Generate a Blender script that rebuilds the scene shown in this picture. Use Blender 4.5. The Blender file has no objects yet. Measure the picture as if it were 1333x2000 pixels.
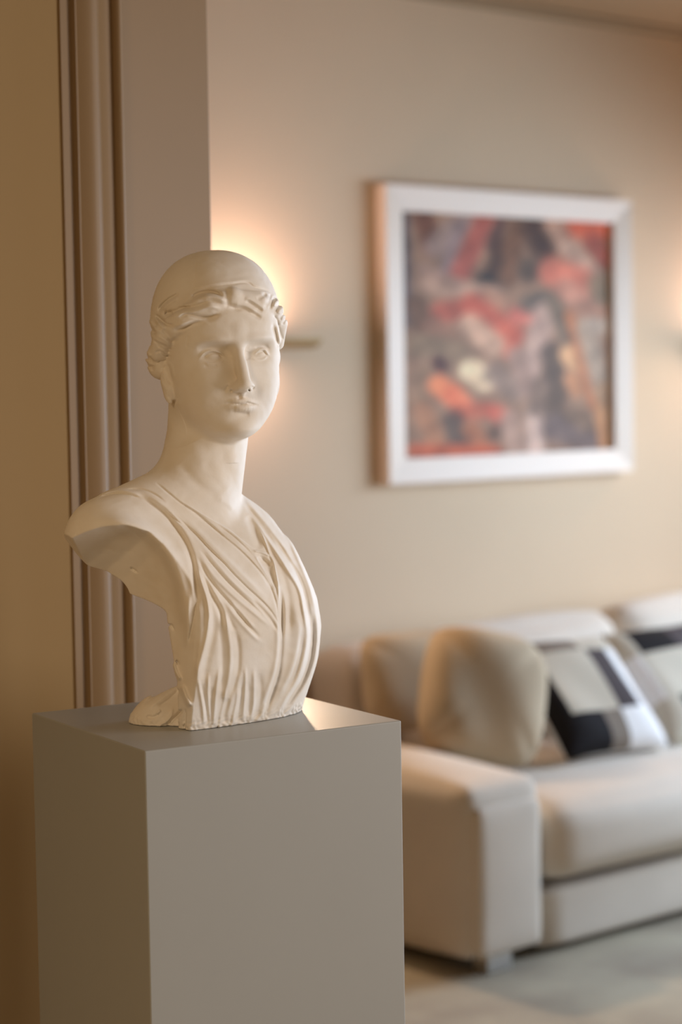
import bpy, bmesh, math, random, time
import numpy as np
from mathutils import Vector, Matrix
T0 = time.time()
SC = bpy.context.scene
COL = SC.collection
# ------------------------------------------------------------------ camera
# Room frame: X along the picture wall (to the right), Y into that wall, Z up, floor at 0.
FPX, CX, CY = 3889.0, 666.5, 1000.0
CAM = np.array([0.0, 0.0, 1.55])
def _basis(pitch, roll, yaw):
    cp, sp = math.cos(pitch), math.sin(pitch)
    fwd = np.array([0, cp, -sp]); rt = np.array([1, 0, 0.0]); dn = np.array([0, -sp, -cp])
    c, s = math.cos(roll), math.sin(roll)
    r, d = c*rt+s*dn, -s*rt+c*dn
    M = np.array([[math.cos(yaw), math.sin(yaw), 0], [-math.sin(yaw), math.cos(yaw), 0], [0, 0, 1.0]])
    return M@r, M@d, M@fwd
CR, CD, CF = _basis(math.radians(3.56), math.radians(0.92), math.radians(39.8))
def ray(px, py): return CF + CR*(px-CX)/FPX + CD*(py-CY)/FPX
cam_data = bpy.data.cameras.new('camera')
cam_data.sensor_fit = 'VERTICAL'; cam_data.sensor_height = 36.0; cam_data.sensor_width = 24.0
cam_data.lens = FPX*36.0/2000.0
cam_data.clip_start = 0.05; cam_data.clip_end = 100
cam = bpy.data.objects.new('camera', cam_data); COL.objects.link(cam)
cam.matrix_world = Matrix([[CR[i], -CD[i], -CF[i], CAM[i]] for i in range(3)] + [[0, 0, 0, 1]])
SC.camera = cam
cam_data.dof.use_dof = True
cam_data.dof.focus_distance = 2.68
cam_data.dof.aperture_fstop = 2.5
# ------------------------------------------------------------------ world, lights, exposure
world = bpy.data.worlds.new('world'); SC.world = world; world.use_nodes = True
world.node_tree.nodes['Background'].inputs[0].default_value = (1.0, 0.86, 0.70, 1)
world.node_tree.nodes['Background'].inputs[1].default_value = 0.02
def area(name, loc, target, sx, sy, energy, color):
    l = bpy.data.lights.new(name, 'AREA'); l.shape = 'RECTANGLE'; l.size, l.size_y = sx, sy
    l.energy, l.color = energy, color
    o = bpy.data.objects.new(name, l); COL.objects.link(o); o.location = loc
    o.rotation_euler = (Vector(target)-Vector(loc)).to_track_quat('-Z', 'Y').to_euler()
    return o
w1 = area('daylight_window_sofa_side', (6.6, 2.9, 1.35), (4.4, 3.4, 0.3), 2.4, 1.5, 68, (0.62, 0.78, 1.0))
w1.data.spread = math.radians(140)
area('added_bust_light', (3.5, -0.1, 1.6), (0, -0.1, 1.5), 2.0, 1.8, 35, (1.0, 0.95, 0.92))  # light added out of view to brighten the bust from the right
area('ceiling_light_near_room', (-1.2, 0.7, 2.78), (-1.2, 0.7, 0), 0.6, 0.6, 25, (1.0, 0.72, 0.42))
SC.view_settings.view_transform = 'Standard'; SC.view_settings.look = 'None'
SC.view_settings.gamma = 1.0; SC.view_settings.use_curve_mapping = False
SC.view_settings.exposure = 1.22
# ------------------------------------------------------------------ plaster bust
# Sculpted as a signed distance field (unit u = 1/1414 m), meshed once with surface nets.
U = 2.75 / 3889.0
BUST_RES = 1.5
F32 = np.float32

def onz(px, py, z):
    v = ray(px, py); return CAM + v * ((z - CAM[2]) / v[2])
PED_TOP = 1.0947
B0 = onz(450, 1400, PED_TOP)
_h = np.array([B0[0]-CAM[0], B0[1]-CAM[1], 0.0]); D0 = float(np.linalg.norm(_h)); LY = _h / D0
LX = np.array([LY[1], -LY[0], 0.0]); LZ = np.array([0, 0, 1.0])
LM = np.array([LX, LY, LZ])

def P(px, py, q):
    """local sculpt point seen at a given place of the drawing, q units behind the bust axis"""
    v = ray(px, py)
    w = CAM + v * ((D0 + q * U) / (v @ LY))
    return LM @ (w - B0) / U

_A = np.array([CR, CD, CF]) @ LM.T * U
_b = np.array([CR, CD, CF]) @ (B0 - CAM)
def pix(x, y, z):
    qx = _A[0,0]*x + _A[0,1]*y + _A[0,2]*z + _b[0]
    qy = _A[1,0]*x + _A[1,1]*y + _A[1,2]*z + _b[1]
    qz = _A[2,0]*x + _A[2,1]*y + _A[2,2]*z + _b[2]
    return CX + FPX*qx/qz, CY + FPX*qy/qz

def smin(a, b, k):
    h = np.maximum(k - np.abs(a-b), 0) / k
    return np.minimum(a, b) - h*h*(k*0.25)
def smax(a, b, k): return -smin(-a, -b, k)
def sstep(a, b, x):
    t = np.clip((x-a)/(b-a), 0, 1); return t*t*(3-2*t)
def ell(x, y, z, c, r):
    ax, ay, az = (x-c[0])/r[0], (y-c[1])/r[1], (z-c[2])/r[2]
    k0 = np.sqrt(ax*ax+ay*ay+az*az)
    k1 = np.sqrt((ax/r[0])**2+(ay/r[1])**2+(az/r[2])**2) + 1e-9
    return k0*(k0-1)/k1
def cone(x, y, z, a, b, ra, rb):
    a = np.asarray(a, float); d = np.asarray(b, float)-a; L2 = float(d @ d)
    t = np.clip(((x-a[0])*d[0]+(y-a[1])*d[1]+(z-a[2])*d[2])/L2, 0, 1)
    return np.sqrt((x-a[0]-t*d[0])**2+(y-a[1]-t*d[1])**2+(z-a[2]-t*d[2])**2) - (ra+(rb-ra)*t)
def path(x, y, z, pts, rad, k):
    f = None
    for i in range(len(pts)-1):
        c = cone(x, y, z, pts[i], pts[i+1], rad[i], rad[i+1])
        f = c if f is None else smin(f, c, 0.6)
    return f
def gau(x, y, z, c, s):
    return np.exp(-(((x-c[0])/s[0])**2+((y-c[1])/s[1])**2+((z-c[2])/s[2])**2))
def table(zs, vs, lo, hi, sm):
    g = np.arange(lo, hi, 1.0)
    v = np.interp(g, zs, vs)
    k = np.exp(-(np.arange(-3*sm, 3*sm+1)/sm)**2); k /= k.sum()
    return np.convolve(np.pad(v, 3*sm, mode='edge'), k, mode='valid'), lo
def look(tb, z):
    v, lo = tb
    t = np.clip(z-lo, 0, len(v)-1.001); i = t.astype(np.int32); w = t-i
    return (v[i]*(1-w)+v[i+1]*w).astype(F32)

# ---- relief: folds, locks, lids, drawn as strokes over the front of the figure
RX0, RY0, RW, RH, RS = 100, 470, 560, 990, 2
RELIEF = np.zeros((RH*RS, RW*RS), F32)
_FR = {'p': (0, 0, 1), 'a': (120, 900, 4.443), 'b': (340, 940, 4.443), 'c': (340, 1160, 4.443), 'd': (240, 1180, 5.554),
       'e': (260, 470, 3.703), 'f': (270, 480, 8.33), 'g': (420, 480, 8.33), 'h': (270, 620, 8.33), 'i': (390, 640, 7.405)}
def stroke(fr, amp, w, pts, side=0, taper=0.25):
    ox, oy, s = _FR[fr]
    amp *= {'c': .78, 'h': .62, 'p': .5, 'd': 1.25, 'g': .84, 'e': 1.45, 'f': 1.3}.get(fr, 1.0); w *= {'c': 1.15, 'g': 1.18}.get(fr, 1.0)
    p = np.array(pts, float)/s + [ox, oy]
    if len(p) > 2:                                     # Catmull-Rom refinement
        q = np.vstack([2*p[0]-p[1], p, 2*p[-1]-p[-2]]); o = []
        for i in range(1, len(q)-2):
            for t in np.linspace(0, 1, 6, endpoint=False):
                o.append(0.5*(2*q[i]+(q[i+1]-q[i-1])*t+(2*q[i-1]-5*q[i]+4*q[i+1]-q[i+2])*t*t+(-q[i-1]+3*q[i]-3*q[i+1]+q[i+2])*t**3))
        o.append(p[-1]); p = np.array(o)
    m = 3*w+2
    x0, x1 = int((p[:,0].min()-m-RX0)*RS), int((p[:,0].max()+m-RX0)*RS)+1
    y0, y1 = int((p[:,1].min()-m-RY0)*RS), int((p[:,1].max()+m-RY0)*RS)+1
    x0, y0, x1, y1 = max(x0, 0), max(y0, 0), min(x1, RW*RS), min(y1, RH*RS)
    X, Y = np.meshgrid(np.arange(x0, x1)/RS+RX0, np.arange(y0, y1)/RS+RY0)
    best = np.full(X.shape, 1e9); par = np.zeros(X.shape); sg = np.zeros(X.shape)
    L = np.concatenate([[0], np.cumsum(np.hypot(*np.diff(p, axis=0).T))])
    for i in range(len(p)-1):
        d = p[i+1]-p[i]; l2 = d @ d + 1e-9
        t = np.clip(((X-p[i,0])*d[0]+(Y-p[i,1])*d[1])/l2, 0, 1)
        dx, dy = X-p[i,0]-t*d[0], Y-p[i,1]-t*d[1]
        dd = dx*dx+dy*dy; b = dd < best
        best[b] = dd[b]; par[b] = ((L[i]+t*math.sqrt(l2))/L[-1])[b]; sg[b] = (d[0]*dy-d[1]*dx)[b]
    if side: v = np.exp(-np.sqrt(best)/w)*sstep(-1.2, 1.2, side*np.sign(sg)*np.sqrt(best))
    else: v = np.exp(-best/(w*w))
    v *= sstep(0, taper, par+0.25*taper)*sstep(0, taper, 1-par+0.25*taper)
    RELIEF[y0:y1, x0:x1] += (amp*v).astype(F32)
def dab(fr, amp, r, c): stroke(fr, amp, r, [c, (c[0]+0.3, c[1]+0.3)], taper=1e-3)

def draw_relief():
    S = stroke
    # veil edge over the hair
    S('g', -2.4, 2.0, [(-320,720),(-150,690),(0,660),(150,640),(300,625),(430,605),(540,610),(640,680),(760,710),(850,740),(920,790)])
    S('g', 0.8, 4.0, [(-200,665),(0,630),(200,600),(420,575),(560,580),(700,640)])
    S('f', -0.35, 2.5, [(950,100),(930,320),(920,560),(870,800),(860,1000)])
    # hair, right of the parting
    S('g', -7.5, 3.6, [(225,985),(330,1025),(450,1030),(550,1075),(650,1130),(760,1190)])
    S('g', 3.0, 4.0, [(300,960),(450,970),(560,1010),(680,1085)])
    S('g', -5.0, 3.2, [(500,895),(570,930),(650,985),(720,1040),(780,1075)])
    S('g', 3.0, 4.0, [(480,850),(600,900),(720,980),(830,1050)])
    S('g', -2.5, 3.5, [(680,870),(760,840),(840,780)])
    S('g', -2.5, 3.0, [(820,1010),(870,940),(900,850),(890,780)])
    S('g', -4.5, 2.8, [(890,1040),(920,960),(950,890),(1000,860)])
    S('g', 3.0, 3.0, [(960,1000),(990,930),(1040,880)])
    S('g', -4.5, 2.8, [(980,1090),(1010,1020),(1060,960),(1090,950)])
    S('g', 3.0, 3.0, [(1030,1120),(1060,1060),(1120,1010)])
    S('g', -4.0, 2.6, [(1060,1230),(1080,1150),(1130,1100)])
    S('g', -3.5, 2.4, [(1100,1290),(1130,1220),(1160,1180)])
    S('i', -3.2, 3.6, [(1060,-60),(1090,80),(1120,190),(1140,300)])
    S('i', 2.5, 3.0, [(1120,-20),(1150,120),(1165,240)])
    S('i', -3.0, 2.4, [(1140,-40),(1170,60),(1205,180)])
    S('i', -4.0, 2.4, [(1080,-180),(1130,-100),(1150,-20)])
    # hair, left of the parting
    S('e', -2.5, 6.0, [(690,350),(680,420),(690,490)])
    S('e', -4.0, 3.5, [(655,410),(600,380),(540,370),(470,385),(420,420)])
    S('e', 2.6, 4.0, [(680,440),(600,415),(520,410),(430,450)])
    S('e', -3.0, 3.5, [(660,465),(560,440),(470,470),(390,490),(290,515),(230,530)])
    S('e', 2.6, 4.0, [(640,500),(560,480),(480,505),(380,530),(280,560)])
    S('e', -5.0, 3.2, [(620,540),(540,555),(460,550),(390,535),(330,560)])
    S('e', 2.6, 4.0, [(560,590),(460,590),(380,600),(300,620)])
    S('e', -4.0, 4.0, [(600,560),(520,585),(430,600),(350,640),(290,650)])
    S('f', -4.0, 2.8, [(660,780),(580,830),(500,875),(420,940),(360,1010),(335,1090)])
    S('f', 2.2, 3.5, [(640,860),(540,920),(450,990),(400,1060)])
    S('f', -5.0, 3.0, [(290,1130),(340,1180),(400,1230),(470,1285),(570,1300)])
    S('f', 3.0, 3.5, [(290,1190),(330,1260),(390,1330),(440,1380)])
    S('f', -4.5, 4.5, [(430,1090),(490,1110),(560,1080)])
    S('f', -2.0, 3.0, [(640,1030),(760,1000),(860,1010)])
    S('h', -8.0, 4.5, [(390,190),(440,250),(490,300),(530,365),(620,385)])
    S('h', -4.0, 3.0, [(225,290),(300,285),(400,310),(470,350)])
    S('h', -5.0, 3.2, [(215,330),(195,400),(190,480)])
    S('h', -4.0, 2.4, [(250,370),(330,430),(420,470),(560,540)])
    S('h', 2.4, 2.6, [(260,340),(340,390),(430,430),(520,480)])
    S('h', -4.0, 2.4, [(300,440),(350,480),(440,530),(540,580)])
    S('h', -4.0, 2.4, [(270,590),(350,555),(430,610),(540,650)])
    S('h', -3.0, 2.4, [(300,760),(350,710),(430,690)])
    S('h', -5.0, 3.5, [(240,780),(235,880)])
    S('h', -5.0, 3.0, [(110,440),(150,470)])
    S('h', -5.0, 3.0, [(95,560),(130,640),(190,690)]); S('h', 4.0, 3.2, [(110,500),(150,590),(215,640)])
    S('h', -5.0, 3.0, [(120,720),(170,790),(230,820)]); S('h', 4.0, 3.2, [(110,660),(160,740),(225,770)])
    S('h', 5.0, 4.0, [(180,30),(230,130),(330,220),(440,250)]); S('h', -5.0, 3.4, [(160,110),(220,200),(310,270)])
    S('h', 5.0, 4.0, [(260,250),(360,310),(470,400),(540,440)])
    S('h', -2.4, 2.6, [(810,290),(800,400),(785,490)])
    # ear
    S('h', -8.0, 4.5, [(430,770),(470,900),(500,1010),(560,1100)])
    S('h', 3.5, 4.0, [(360,800),(350,950),(390,1080),(480,1190),(560,1230)])
    S('h', -3.0, 3.0, [(480,1270),(560,1350),(620,1390)])
    S('h', -2.0, 3.0, [(640,1290),(615,1380)])
    S('h', 2.5, 4.0, [(440,720),(530,790),(560,900),(570,1000)])
    # near eye
    S('i', 3.2, 2.2, [(-10,455),(20,415),(70,365),(150,335),(240,345),(330,390),(385,455)])
    S('i', -4.0, 2.1, [(60,440),(120,395),(200,372),(280,388),(340,440)])
    S('i', 1.6, 2.2, [(60,500),(120,520),(200,522),(290,500),(370,460)])
    S('i', -2.2, 3.2, [(0,360),(80,315),(190,290),(290,310),(370,360)])
    S('i', -3.0, 6.0, [(360,300),(430,360),(450,440)])
    S('i', -2.6, 5.5, [(-40,335),(60,290),(190,268),(320,285),(420,330)]); S('i', -2.4, 4.0, [(720,300),(800,262),(900,245),(1000,275)])
    S('i', -1.8, 3.0, [(60,560),(160,575),(270,555)])
    # far eye
    S('i', 3.6, 2.2, [(800,375),(840,345),(900,315),(950,325),(980,370),(1015,410)])
    S('i', -1.8, 1.8, [(815,400),(850,372),(910,347),(945,365),(965,400)])
    S('i', 2.2, 2.2, [(750,445),(840,470),(920,460),(985,415)])
    S('i', -2.0, 3.0, [(800,300),(880,270),(960,280),(1020,330)])
    S('i', -3.0, 6.0, [(700,340),(690,400),(720,470)])
    # nostrils, mouth, chin
    S('i', -3.2, 2.1, [(440,915),(480,915)]); S('i', -3.2, 2.1, [(700,908),(730,902)])
    S('i', -3.0, 3.0, [(370,930),(390,880),(430,840)])
    S('i', -2.6, 3.0, [(765,900),(770,850)])
    S('i', -2.0, 4.0, [(570,980),(590,1050)])
    S('i', -3.6, 2.2, [(370,1110),(450,1100),(560,1112),(640,1108),(690,1095),(750,1108),(830,1128)])
    S('i', 1.2, 3.5, [(420,1070),(530,1060),(620,1050),(690,1050),(780,1085)])
    S('i', 1.2, 4.5, [(500,1160),(600,1165),(690,1150),(760,1160)])
    S('i', -2.2, 6.0, [(450,1200),(550,1220),(660,1250),(730,1245)])
    dab('i', -4.0, 4.5, (835,1130)); dab('i', -3.2, 5.0, (362,1108))
    # neck
    S('p', 4.0, 16, [(366,856),(390,892),(420,932),(455,968)])
    S('p', -4.0, 12, [(400,900),(420,935),(440,960)])
    S('p', 3.0, 6, [(428,975),(445,985),(458,997)])
    S('p', -4.0, 10, [(352,905),(385,945),(430,975)])
    # shoulder, armhole
    S('a', -9.0, 6.0, [(640,315),(740,350),(870,440),(960,540),(1040,650),(1100,760),(1140,880),(1165,1000),(1180,1150),(1170,1300)])
    S('p', 24.0, 13., [(190,1016),(228,1018),(276,1032),(310,1060),(339,1102),(355,1150),(364,1203),(368,1250)])
    S('a', -2.6, 2.4, [(320,325),(450,290),(600,300),(690,335)])
    S('a', 2.6, 3.2, [(320,300),(470,258),(600,275),(700,310)])
    S('a', -2.6, 2.2, [(560,250),(700,255),(800,290),(900,360)])
    S('a', -3.2, 2.0, [(880,410),(1000,520),(1130,620),(1250,740),(1400,890)])
    S('a', -2.8, 2.0, [(830,200),(950,300),(1050,380),(1150,440),(1250,520),(1400,650)])
    S('a', 2.6, 6.0, [(760,310),(900,400),(1040,560),(1150,720)])
    S('a', -1.0, 2.5, [(700,690),(600,600),(500,560)])
    # chest folds
    S('b', -3.2, 2.0, [(90,210),(200,300),(330,400),(450,500),(560,590),(680,710),(780,830),(850,950),(890,1080),(905,1190)])
    S('b', -2.2, 1.8, [(380,385),(500,470),(600,560),(680,640)])
    S('b', 3.4, 9, [(60,170),(200,255),(330,335),(470,415),(600,520),(695,590)], side=1)
    S('b', -3.6, 2.0, [(0,285),(100,380),(200,470),(300,580),(420,700),(520,810),(640,930),(760,1040),(840,1130),(905,1230)])
    S('b', 2.0, 5.0, [(60,290),(200,420),(360,580),(520,740),(660,880),(790,1010)])
    S('b', -3.2, 2.4, [(235,610),(340,735),(450,860),(560,970),(680,1080),(760,1150)])
    S('b', 2.2, 3.5, [(250,570),(360,700),(480,840),(600,960),(720,1060)])
    S('b', -4.4, 3.6, [(205,670),(300,840),(400,970),(500,1080),(600,1200),(690,1310)])
    S('b', 2.4, 4.0, [(230,640),(330,800),(450,930),(570,1040),(700,1150),(820,1250)])
    S('b', -5.0, 5.0, [(235,800),(300,920),(360,1040),(410,1150),(430,1260)])
    S('b', 5.5, 4.6, [(190,740),(240,880),(285,1020),(305,1160),(300,1260)])
    S('b', 3.6, 4.6, [(300,900),(390,1040),(450,1170),(470,1300)])
    S('b', 3.0, 4.6, [(480,1040),(590,1170),(700,1290)])
    # opening between the two halves of the garment
    S('b', -6.5, 7.0, [(640,300),(700,420),(730,520),(750,590)])
    S('b', -9.0, 9.0, [(740,650),(800,730),(850,830),(885,930)])
    S('b', -5.0, 4.0, [(735,650),(800,700),(850,740)])
    S('b', 4.6, 2.2, [(720,400),(770,480),(800,550),(830,630),(865,700),(885,800),(905,920),(915,1060)])
    S('b', 3.6, 2.0, [(690,605),(770,622),(835,655)])
    S('b', 3.0, 2.4, [(700,640),(760,740),(830,850),(885,950)])
    S('b', -6.0, 4.5, [(925,930),(937,1080),(938,1220),(935,1340)], taper=.4)
    # far half
    S('b', 4.6, 4.0, [(700,330),(850,560),(980,760),(1085,940),(1125,1120),(1145,1260)])
    S('b', -4.6, 4.5, [(860,470),(1000,680),(1110,890),(1160,1080),(1170,1250)])
    S('b', -4.6, 8.0, [(800,560),(920,770),(985,980),(1000,1180),(990,1330)])
    S('b', 3.4, 4.0, [(640,180),(800,370),(950,580),(1060,770)])
    S('b', -3.0, 3.5, [(620,200),(760,390),(880,560)])
    S('b', 3.6, 4.5, [(1000,500),(1100,720),(1180,920),(1225,1110)])
    S('b', -2.6, 3.0, [(720,180),(860,330),(980,500)])
    # skirt of the drapery
    S('c', -9.5, 4.5, [(935,60),(938,220),(932,400),(926,520),(905,680),(860,830),(820,950),(790,1060)])
    S('c', 5.0, 6.0, [(890,200),(912,380),(905,540),(875,680),(830,820),(770,980)])
    S('c', 5.5, 4.6, [(300,200),(295,320),(270,450),(240,560),(212,660),(203,760)])
    S('c', -3.6, 7.0, [(350,180),(345,330),(310,480),(275,640),(260,780)])
    S('c', -3.4, 2.0, [(200,60),(170,230),(140,370),(128,430)])
    S('c', 3.4, 4.5, [(140,0),(125,150),(118,350),(112,470)])
    S('c', -2.5, 4.0, [(205,120),(215,300),(205,450),(180,600)])
    S('c', 4.6, 4.6, [(440,180),(470,330),(490,480),(490,620),(470,780),(440,890)])
    S('c', -5.2, 5.0, [(530,310),(558,470),(555,650),(530,780),(495,890)])
    S('c', -3.4, 5.5, [(405,260),(420,480),(420,690),(400,850)])
    S('c', 4.2, 3.8, [(400,640),(375,800),(360,920),(350,1050),(338,1180)])
    S('c', -2.0, 5.5, [(330,800),(312,950),(308,1120)])
    S('c', -3.4, 4.5, [(440,900),(420,1030),(385,1140)])
    S('c', 3.2, 5.5, [(570,660),(530,840),(475,1000),(440,1100)])
    S('c', 4.0, 3.8, [(695,660),(697,850),(690,980),(660,1130)])
    S('c', -3.6, 5.0, [(742,690),(752,850),(730,1000),(690,1100)])
    S('c', -2.6, 4.5, [(640,760),(650,900),(640,1060)])
    S('c', 3.2, 3.6, [(805,950),(760,1050),(720,1110)])
    S('c', -4.2, 3.8, [(520,130),(640,270),(745,395)])
    S('c', 3.2, 4.5, [(450,80),(560,225),(660,330),(760,425)])
    S('c', -3.2, 4.2, [(380,60),(450,180),(535,330)])
    S('c', -3.2, 2.8, [(690,60),(820,200),(905,330)])
    S('c', 5.0, 4.4, [(1115,90),(1145,240),(1155,390),(1130,560),(1070,750),(980,900),(900,1050)])
    S('c', -5.4, 5.0, [(1175,120),(1200,350),(1180,550),(1120,740),(1020,900),(930,1040)])
    S('c', 3.4, 6.0, [(1060,100),(1088,300),(1075,460),(1035,620),(975,780),(890,930)])
    S('c', -4.4, 8.0, [(985,100),(1000,380),(960,620),(885,840),(830,980)])
    S('c', -3.2, 4.0, [(1112,330),(1095,520),(1040,700),(950,850)])
    S('c', 4.2, 3.2, [(455,820),(430,960),(405,1080),(390,1180)]); S('c', -2.6, 4.0, [(478,900),(455,1020),(430,1130)])
    S('c', 3.6, 3.2, [(210,740),(235,880),(255,1010),(262,1150)]); S('c', -3.0, 4.0, [(232,780),(262,900),(285,1030),(290,1140)])
    S('c', 3.2, 3.0, [(300,700),(296,840),(300,980),(312,1120)]); S('c', 3.4, 3.2, [(560,820),(545,940),(520,1060),(505,1160)])
    S('c', -3.0, 3.6, [(590,760),(580,900),(560,1030),(545,1140)]); S('c', 3.4, 3.0, [(620,640),(622,800),(612,960),(598,1120)])
    S('c', 4.0, 4.4, [(1215,60),(1242,220),(1248,400),(1220,600),(1150,780),(1060,920),(990,1010)])
    # chipped side and the prop at the foot
    S('d', -3.6, 3.5, [(570,840),(400,960),(230,1090)]); S('d', 2.6, 4.0, [(590,900),(430,1020),(270,1140)])
    S('d', -3.4, 3.2, [(620,930),(500,1040),(380,1120)]); S('d', -3.0, 3.0, [(250,1220),(330,1230),(400,1200)])
    S('d', 3.4, 2.6, [(370,1195),(410,1150)]); S('d', -6.0, 3.4, [(650,1150),(570,1230),(480,1325)])
    S('d', 3.0, 3.0, [(540,1130),(520,1220),(450,1290),(360,1340)])
    S('d', 5.0, 3.6, [(550,640),(580,740),(630,830)]); S('d', 6.0, 5.0, [(635,880),(680,1000),(735,1120)])
    S('d', -3.5, 2.2, [(460,250),(520,230),(560,290)]); S('d', -4.5, 2.4, [(580,610),(610,660)])
    S('a', -4.5, 2.0, [(600,930),(660,970)]); S('d', -3.0, 2.0, [(680,1140),(670,1380)])
    for c in [(1030,1330),(1050,1360),(590,1210),(620,1220),(440,1340),(800,1390),(1000,1350)]: dab('d', -4.0, 2.4, c)
    for c in [(1060,1345),(1010,1370),(480,1360)]: dab('d', 4.0, 2.4, c)
    dab('c', -2.0, 1.2, (570,345)); dab('b', 2.0, 1.5, (398,790)); dab('g', -2.2, 1.2, (345,880))

def relief(x, y, z):
    px, py = pix(x, y, z)
    gx = np.clip((px-RX0)*RS, 0, RW*RS-1.01); gy = np.clip((py-RY0)*RS, 0, RH*RS-1.01)
    i, j = gx.astype(np.int32), gy.astype(np.int32); u, v = gx-i, gy-j
    r = (RELIEF[j,i]*(1-u)+RELIEF[j,i+1]*u)*(1-v)+(RELIEF[j+1,i]*(1-u)+RELIEF[j+1,i+1]*u)*v
    return r*(1-sstep(120, 175, y))

# ---- head
HO = P(427, 695, 0); HYAW, HROLL = math.radians(19), math.radians(2.0)
_ch, _sh = math.cos(HYAW), math.sin(HYAW)
HX = np.array([_ch, _sh, 0]); HY = np.array([_sh, -_ch, 0])
_cr, _sr = math.cos(HROLL), math.sin(HROLL)
HZ = np.array([0,0,1.0])*_cr - HX*_sr; HX = HX*_cr + np.array([0,0,1.0])*_sr
_z = [180,110,80,50,25,0,-30,-60,-90,-110,-125,-145,-158,-166,-171]
FW = table(_z[::-1], [60,100,108,112,113,110,108,105,98,89,79,60,42,21,3][::-1], -220, 240, 5)
FF = table(_z[::-1], [60,106,112,113,110,101,101,102,102,99,96,94,80,50,5][::-1], -220, 240, 4)
FB = table(_z[::-1], [60,100,100,100,100,95,90,80,70,60,50,40,35,20,5][::-1], -220, 240, 6)
def head(x, y, z):
    a, b, c = x-HO[0], y-HO[1], z-HO[2]
    X = a*HX[0]+b*HX[1]+c*HX[2]; Y = a*HY[0]+b*HY[1]+c*HY[2]; Z = a*HZ[0]+b*HZ[1]+c*HZ[2]
    A = np.abs(X)
    W = look(FW, Z); yr = Y-20; Dp = np.where(yr > 0, look(FF, Z), look(FB, Z))
    g = ((A/W)**2.3+(np.abs(yr)/Dp)**2.3)**(1/2.3)
    f = np.maximum((g-1)*np.minimum(W, Dp), Z-115)
    # brow, sockets, cheeks, chin
    f = f + 18*gau(A, Y, Z, (44,118,2), (25,24,16)) + 12*gau(A, Y, Z, (21,120,1), (12,24,14)) \
          + 5.5*gau(A, Y, Z, (46,120,13), (26,26,9)) - 6*gau(A, Y, Z, (38,118,29), (32,30,9)) - 4*gau(A, Y, Z, (62,95,-48), (32,34,28)) \
          + 4*gau(A, Y, Z, (48,112,-96), (22,34,24)) + 3.2*gau(A, Y, Z, (0,126,-118), (32,22,9)) \
          - 6*gau(A, Y, Z, (0,112,-146), (28,30,17)) + 3*gau(A, Y, Z, (34,122,-72), (12,22,14))
    f = smin(f, ell(A, Y, Z, (45,86,-1), (24,23,17)), 5)            # eyeballs
    # nose
    n = path(X, Y, Z, [(0,116,48),(0,117,10),(0,143,-56)], [14,11,12.5], 8)
    n = smin(n, ell(A, Y, Z, (12.5,131,-62), (10.5,16,9)), 11)
    n = smin(n, cone(X, Y, Z, (0,140,-62), (0,126,-71), 7, 6), 7)
    f = smin(f, n, 13)
    # lips
    aa = [0, 5, 10, 15, 20, 25, 30]
    l = path(A, Y, Z, [(a, 122-.0165*a*a, -91.8+.10*a-.0090*a*a) for a in aa], [5.6-.0028*a*a for a in aa], 1)
    l = smin(l, path(A, Y, Z, [(a, 120.5-.0160*a*a, -103+.0070*a*a) for a in aa[:-1]], [6.8-.0058*a*a for a in aa[:-1]], 1), 2.5)
    f = smin(f, l, 8)
    # hair and veil
    k = ((np.abs(X-3)/122)**2.25+(np.abs(Y+18)/146)**2.25+(np.abs(Z-58)/147)**2.25)**(1/2.25)
    cap = (k-1)*122
    face_open = (Y-40)*0.35 - (Z-62)                                 # positive under the hairline, in front
    cap = smax(cap, face_open, 10)
    f = smin(f, cap, 5)
    hr = path(X, Y, Z, [(-6,118,108),(48,110,98),(88,82,82),(112,46,56),(117,18,18)], [15,17,18,17,13], 12)
    hl = path(X, Y, Z, [(-6,118,108),(-50,110,94),(-92,82,72),(-116,44,46),(-122,4,14)], [17,21,24,24,20], 12)
    f = smin(f, smin(hr, hl, 8), 6)
    bk = ell(X, Y, Z, (0,-70,10), (118,92,70))
    bk = smin(bk, ell(A, Y, Z, (114,-28,-6), (22,34,34)), 12)
    bk = smin(bk, ell(X, Y, Z, (0,-160,14), (46,46,40)), 16)
    f = smin(f, bk, 8)
    ear = ell(A, Y, Z+0.25*Y, (107,8,-46), (13,20,40))
    f = smin(f, ear, 5)
    return f

# ---- torso
TO = np.array([-20., 10.]); TC, TS = math.cos(math.radians(38)), math.sin(math.radians(38))
def ZP(py): return float(P(450, py, -30)[2])
_t = [(1460,2,160,18,84,90),(1432,2,160,18,84,90),(1365,12,176,20,97,90),(1300,16,190,24,110,90),(1235,17,196,25,119,90),(1180,14,187,22,126,90),
      (1120,4,170,15,124,88),(1060,-8,164,-2,108,88),(1010,-24,156,-16,80,80),(970,-45,104,-20,55,58),(935,-45,55,-15,38,38),(905,-40,30,-15,22,22)]
_zz = [ZP(r[0]) for r in _t]
TT = [table(_zz, [r[i] for r in _t], -40, 620, 10) for i in range(1, 6)]
_cut = [(860,-440),(965,-420),(978,-350),(990,-300),(1002,-250),(1024,-212),(1055,-190),(1097,-172),(1155,-154),(1208,-146),(1320,-145),(1460,-146)]
CT = table([ZP(p) for p, _ in _cut][::-1], [v for _, v in _cut][::-1], -200, 700, 3)
NZ = lambda py: ZP(py)
def tpt(t, fd, py):
    x = TO[0]+t*TC+fd*TS; y = TO[1]+t*TS-fd*TC
    return (x, y, ZP(py))
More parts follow.
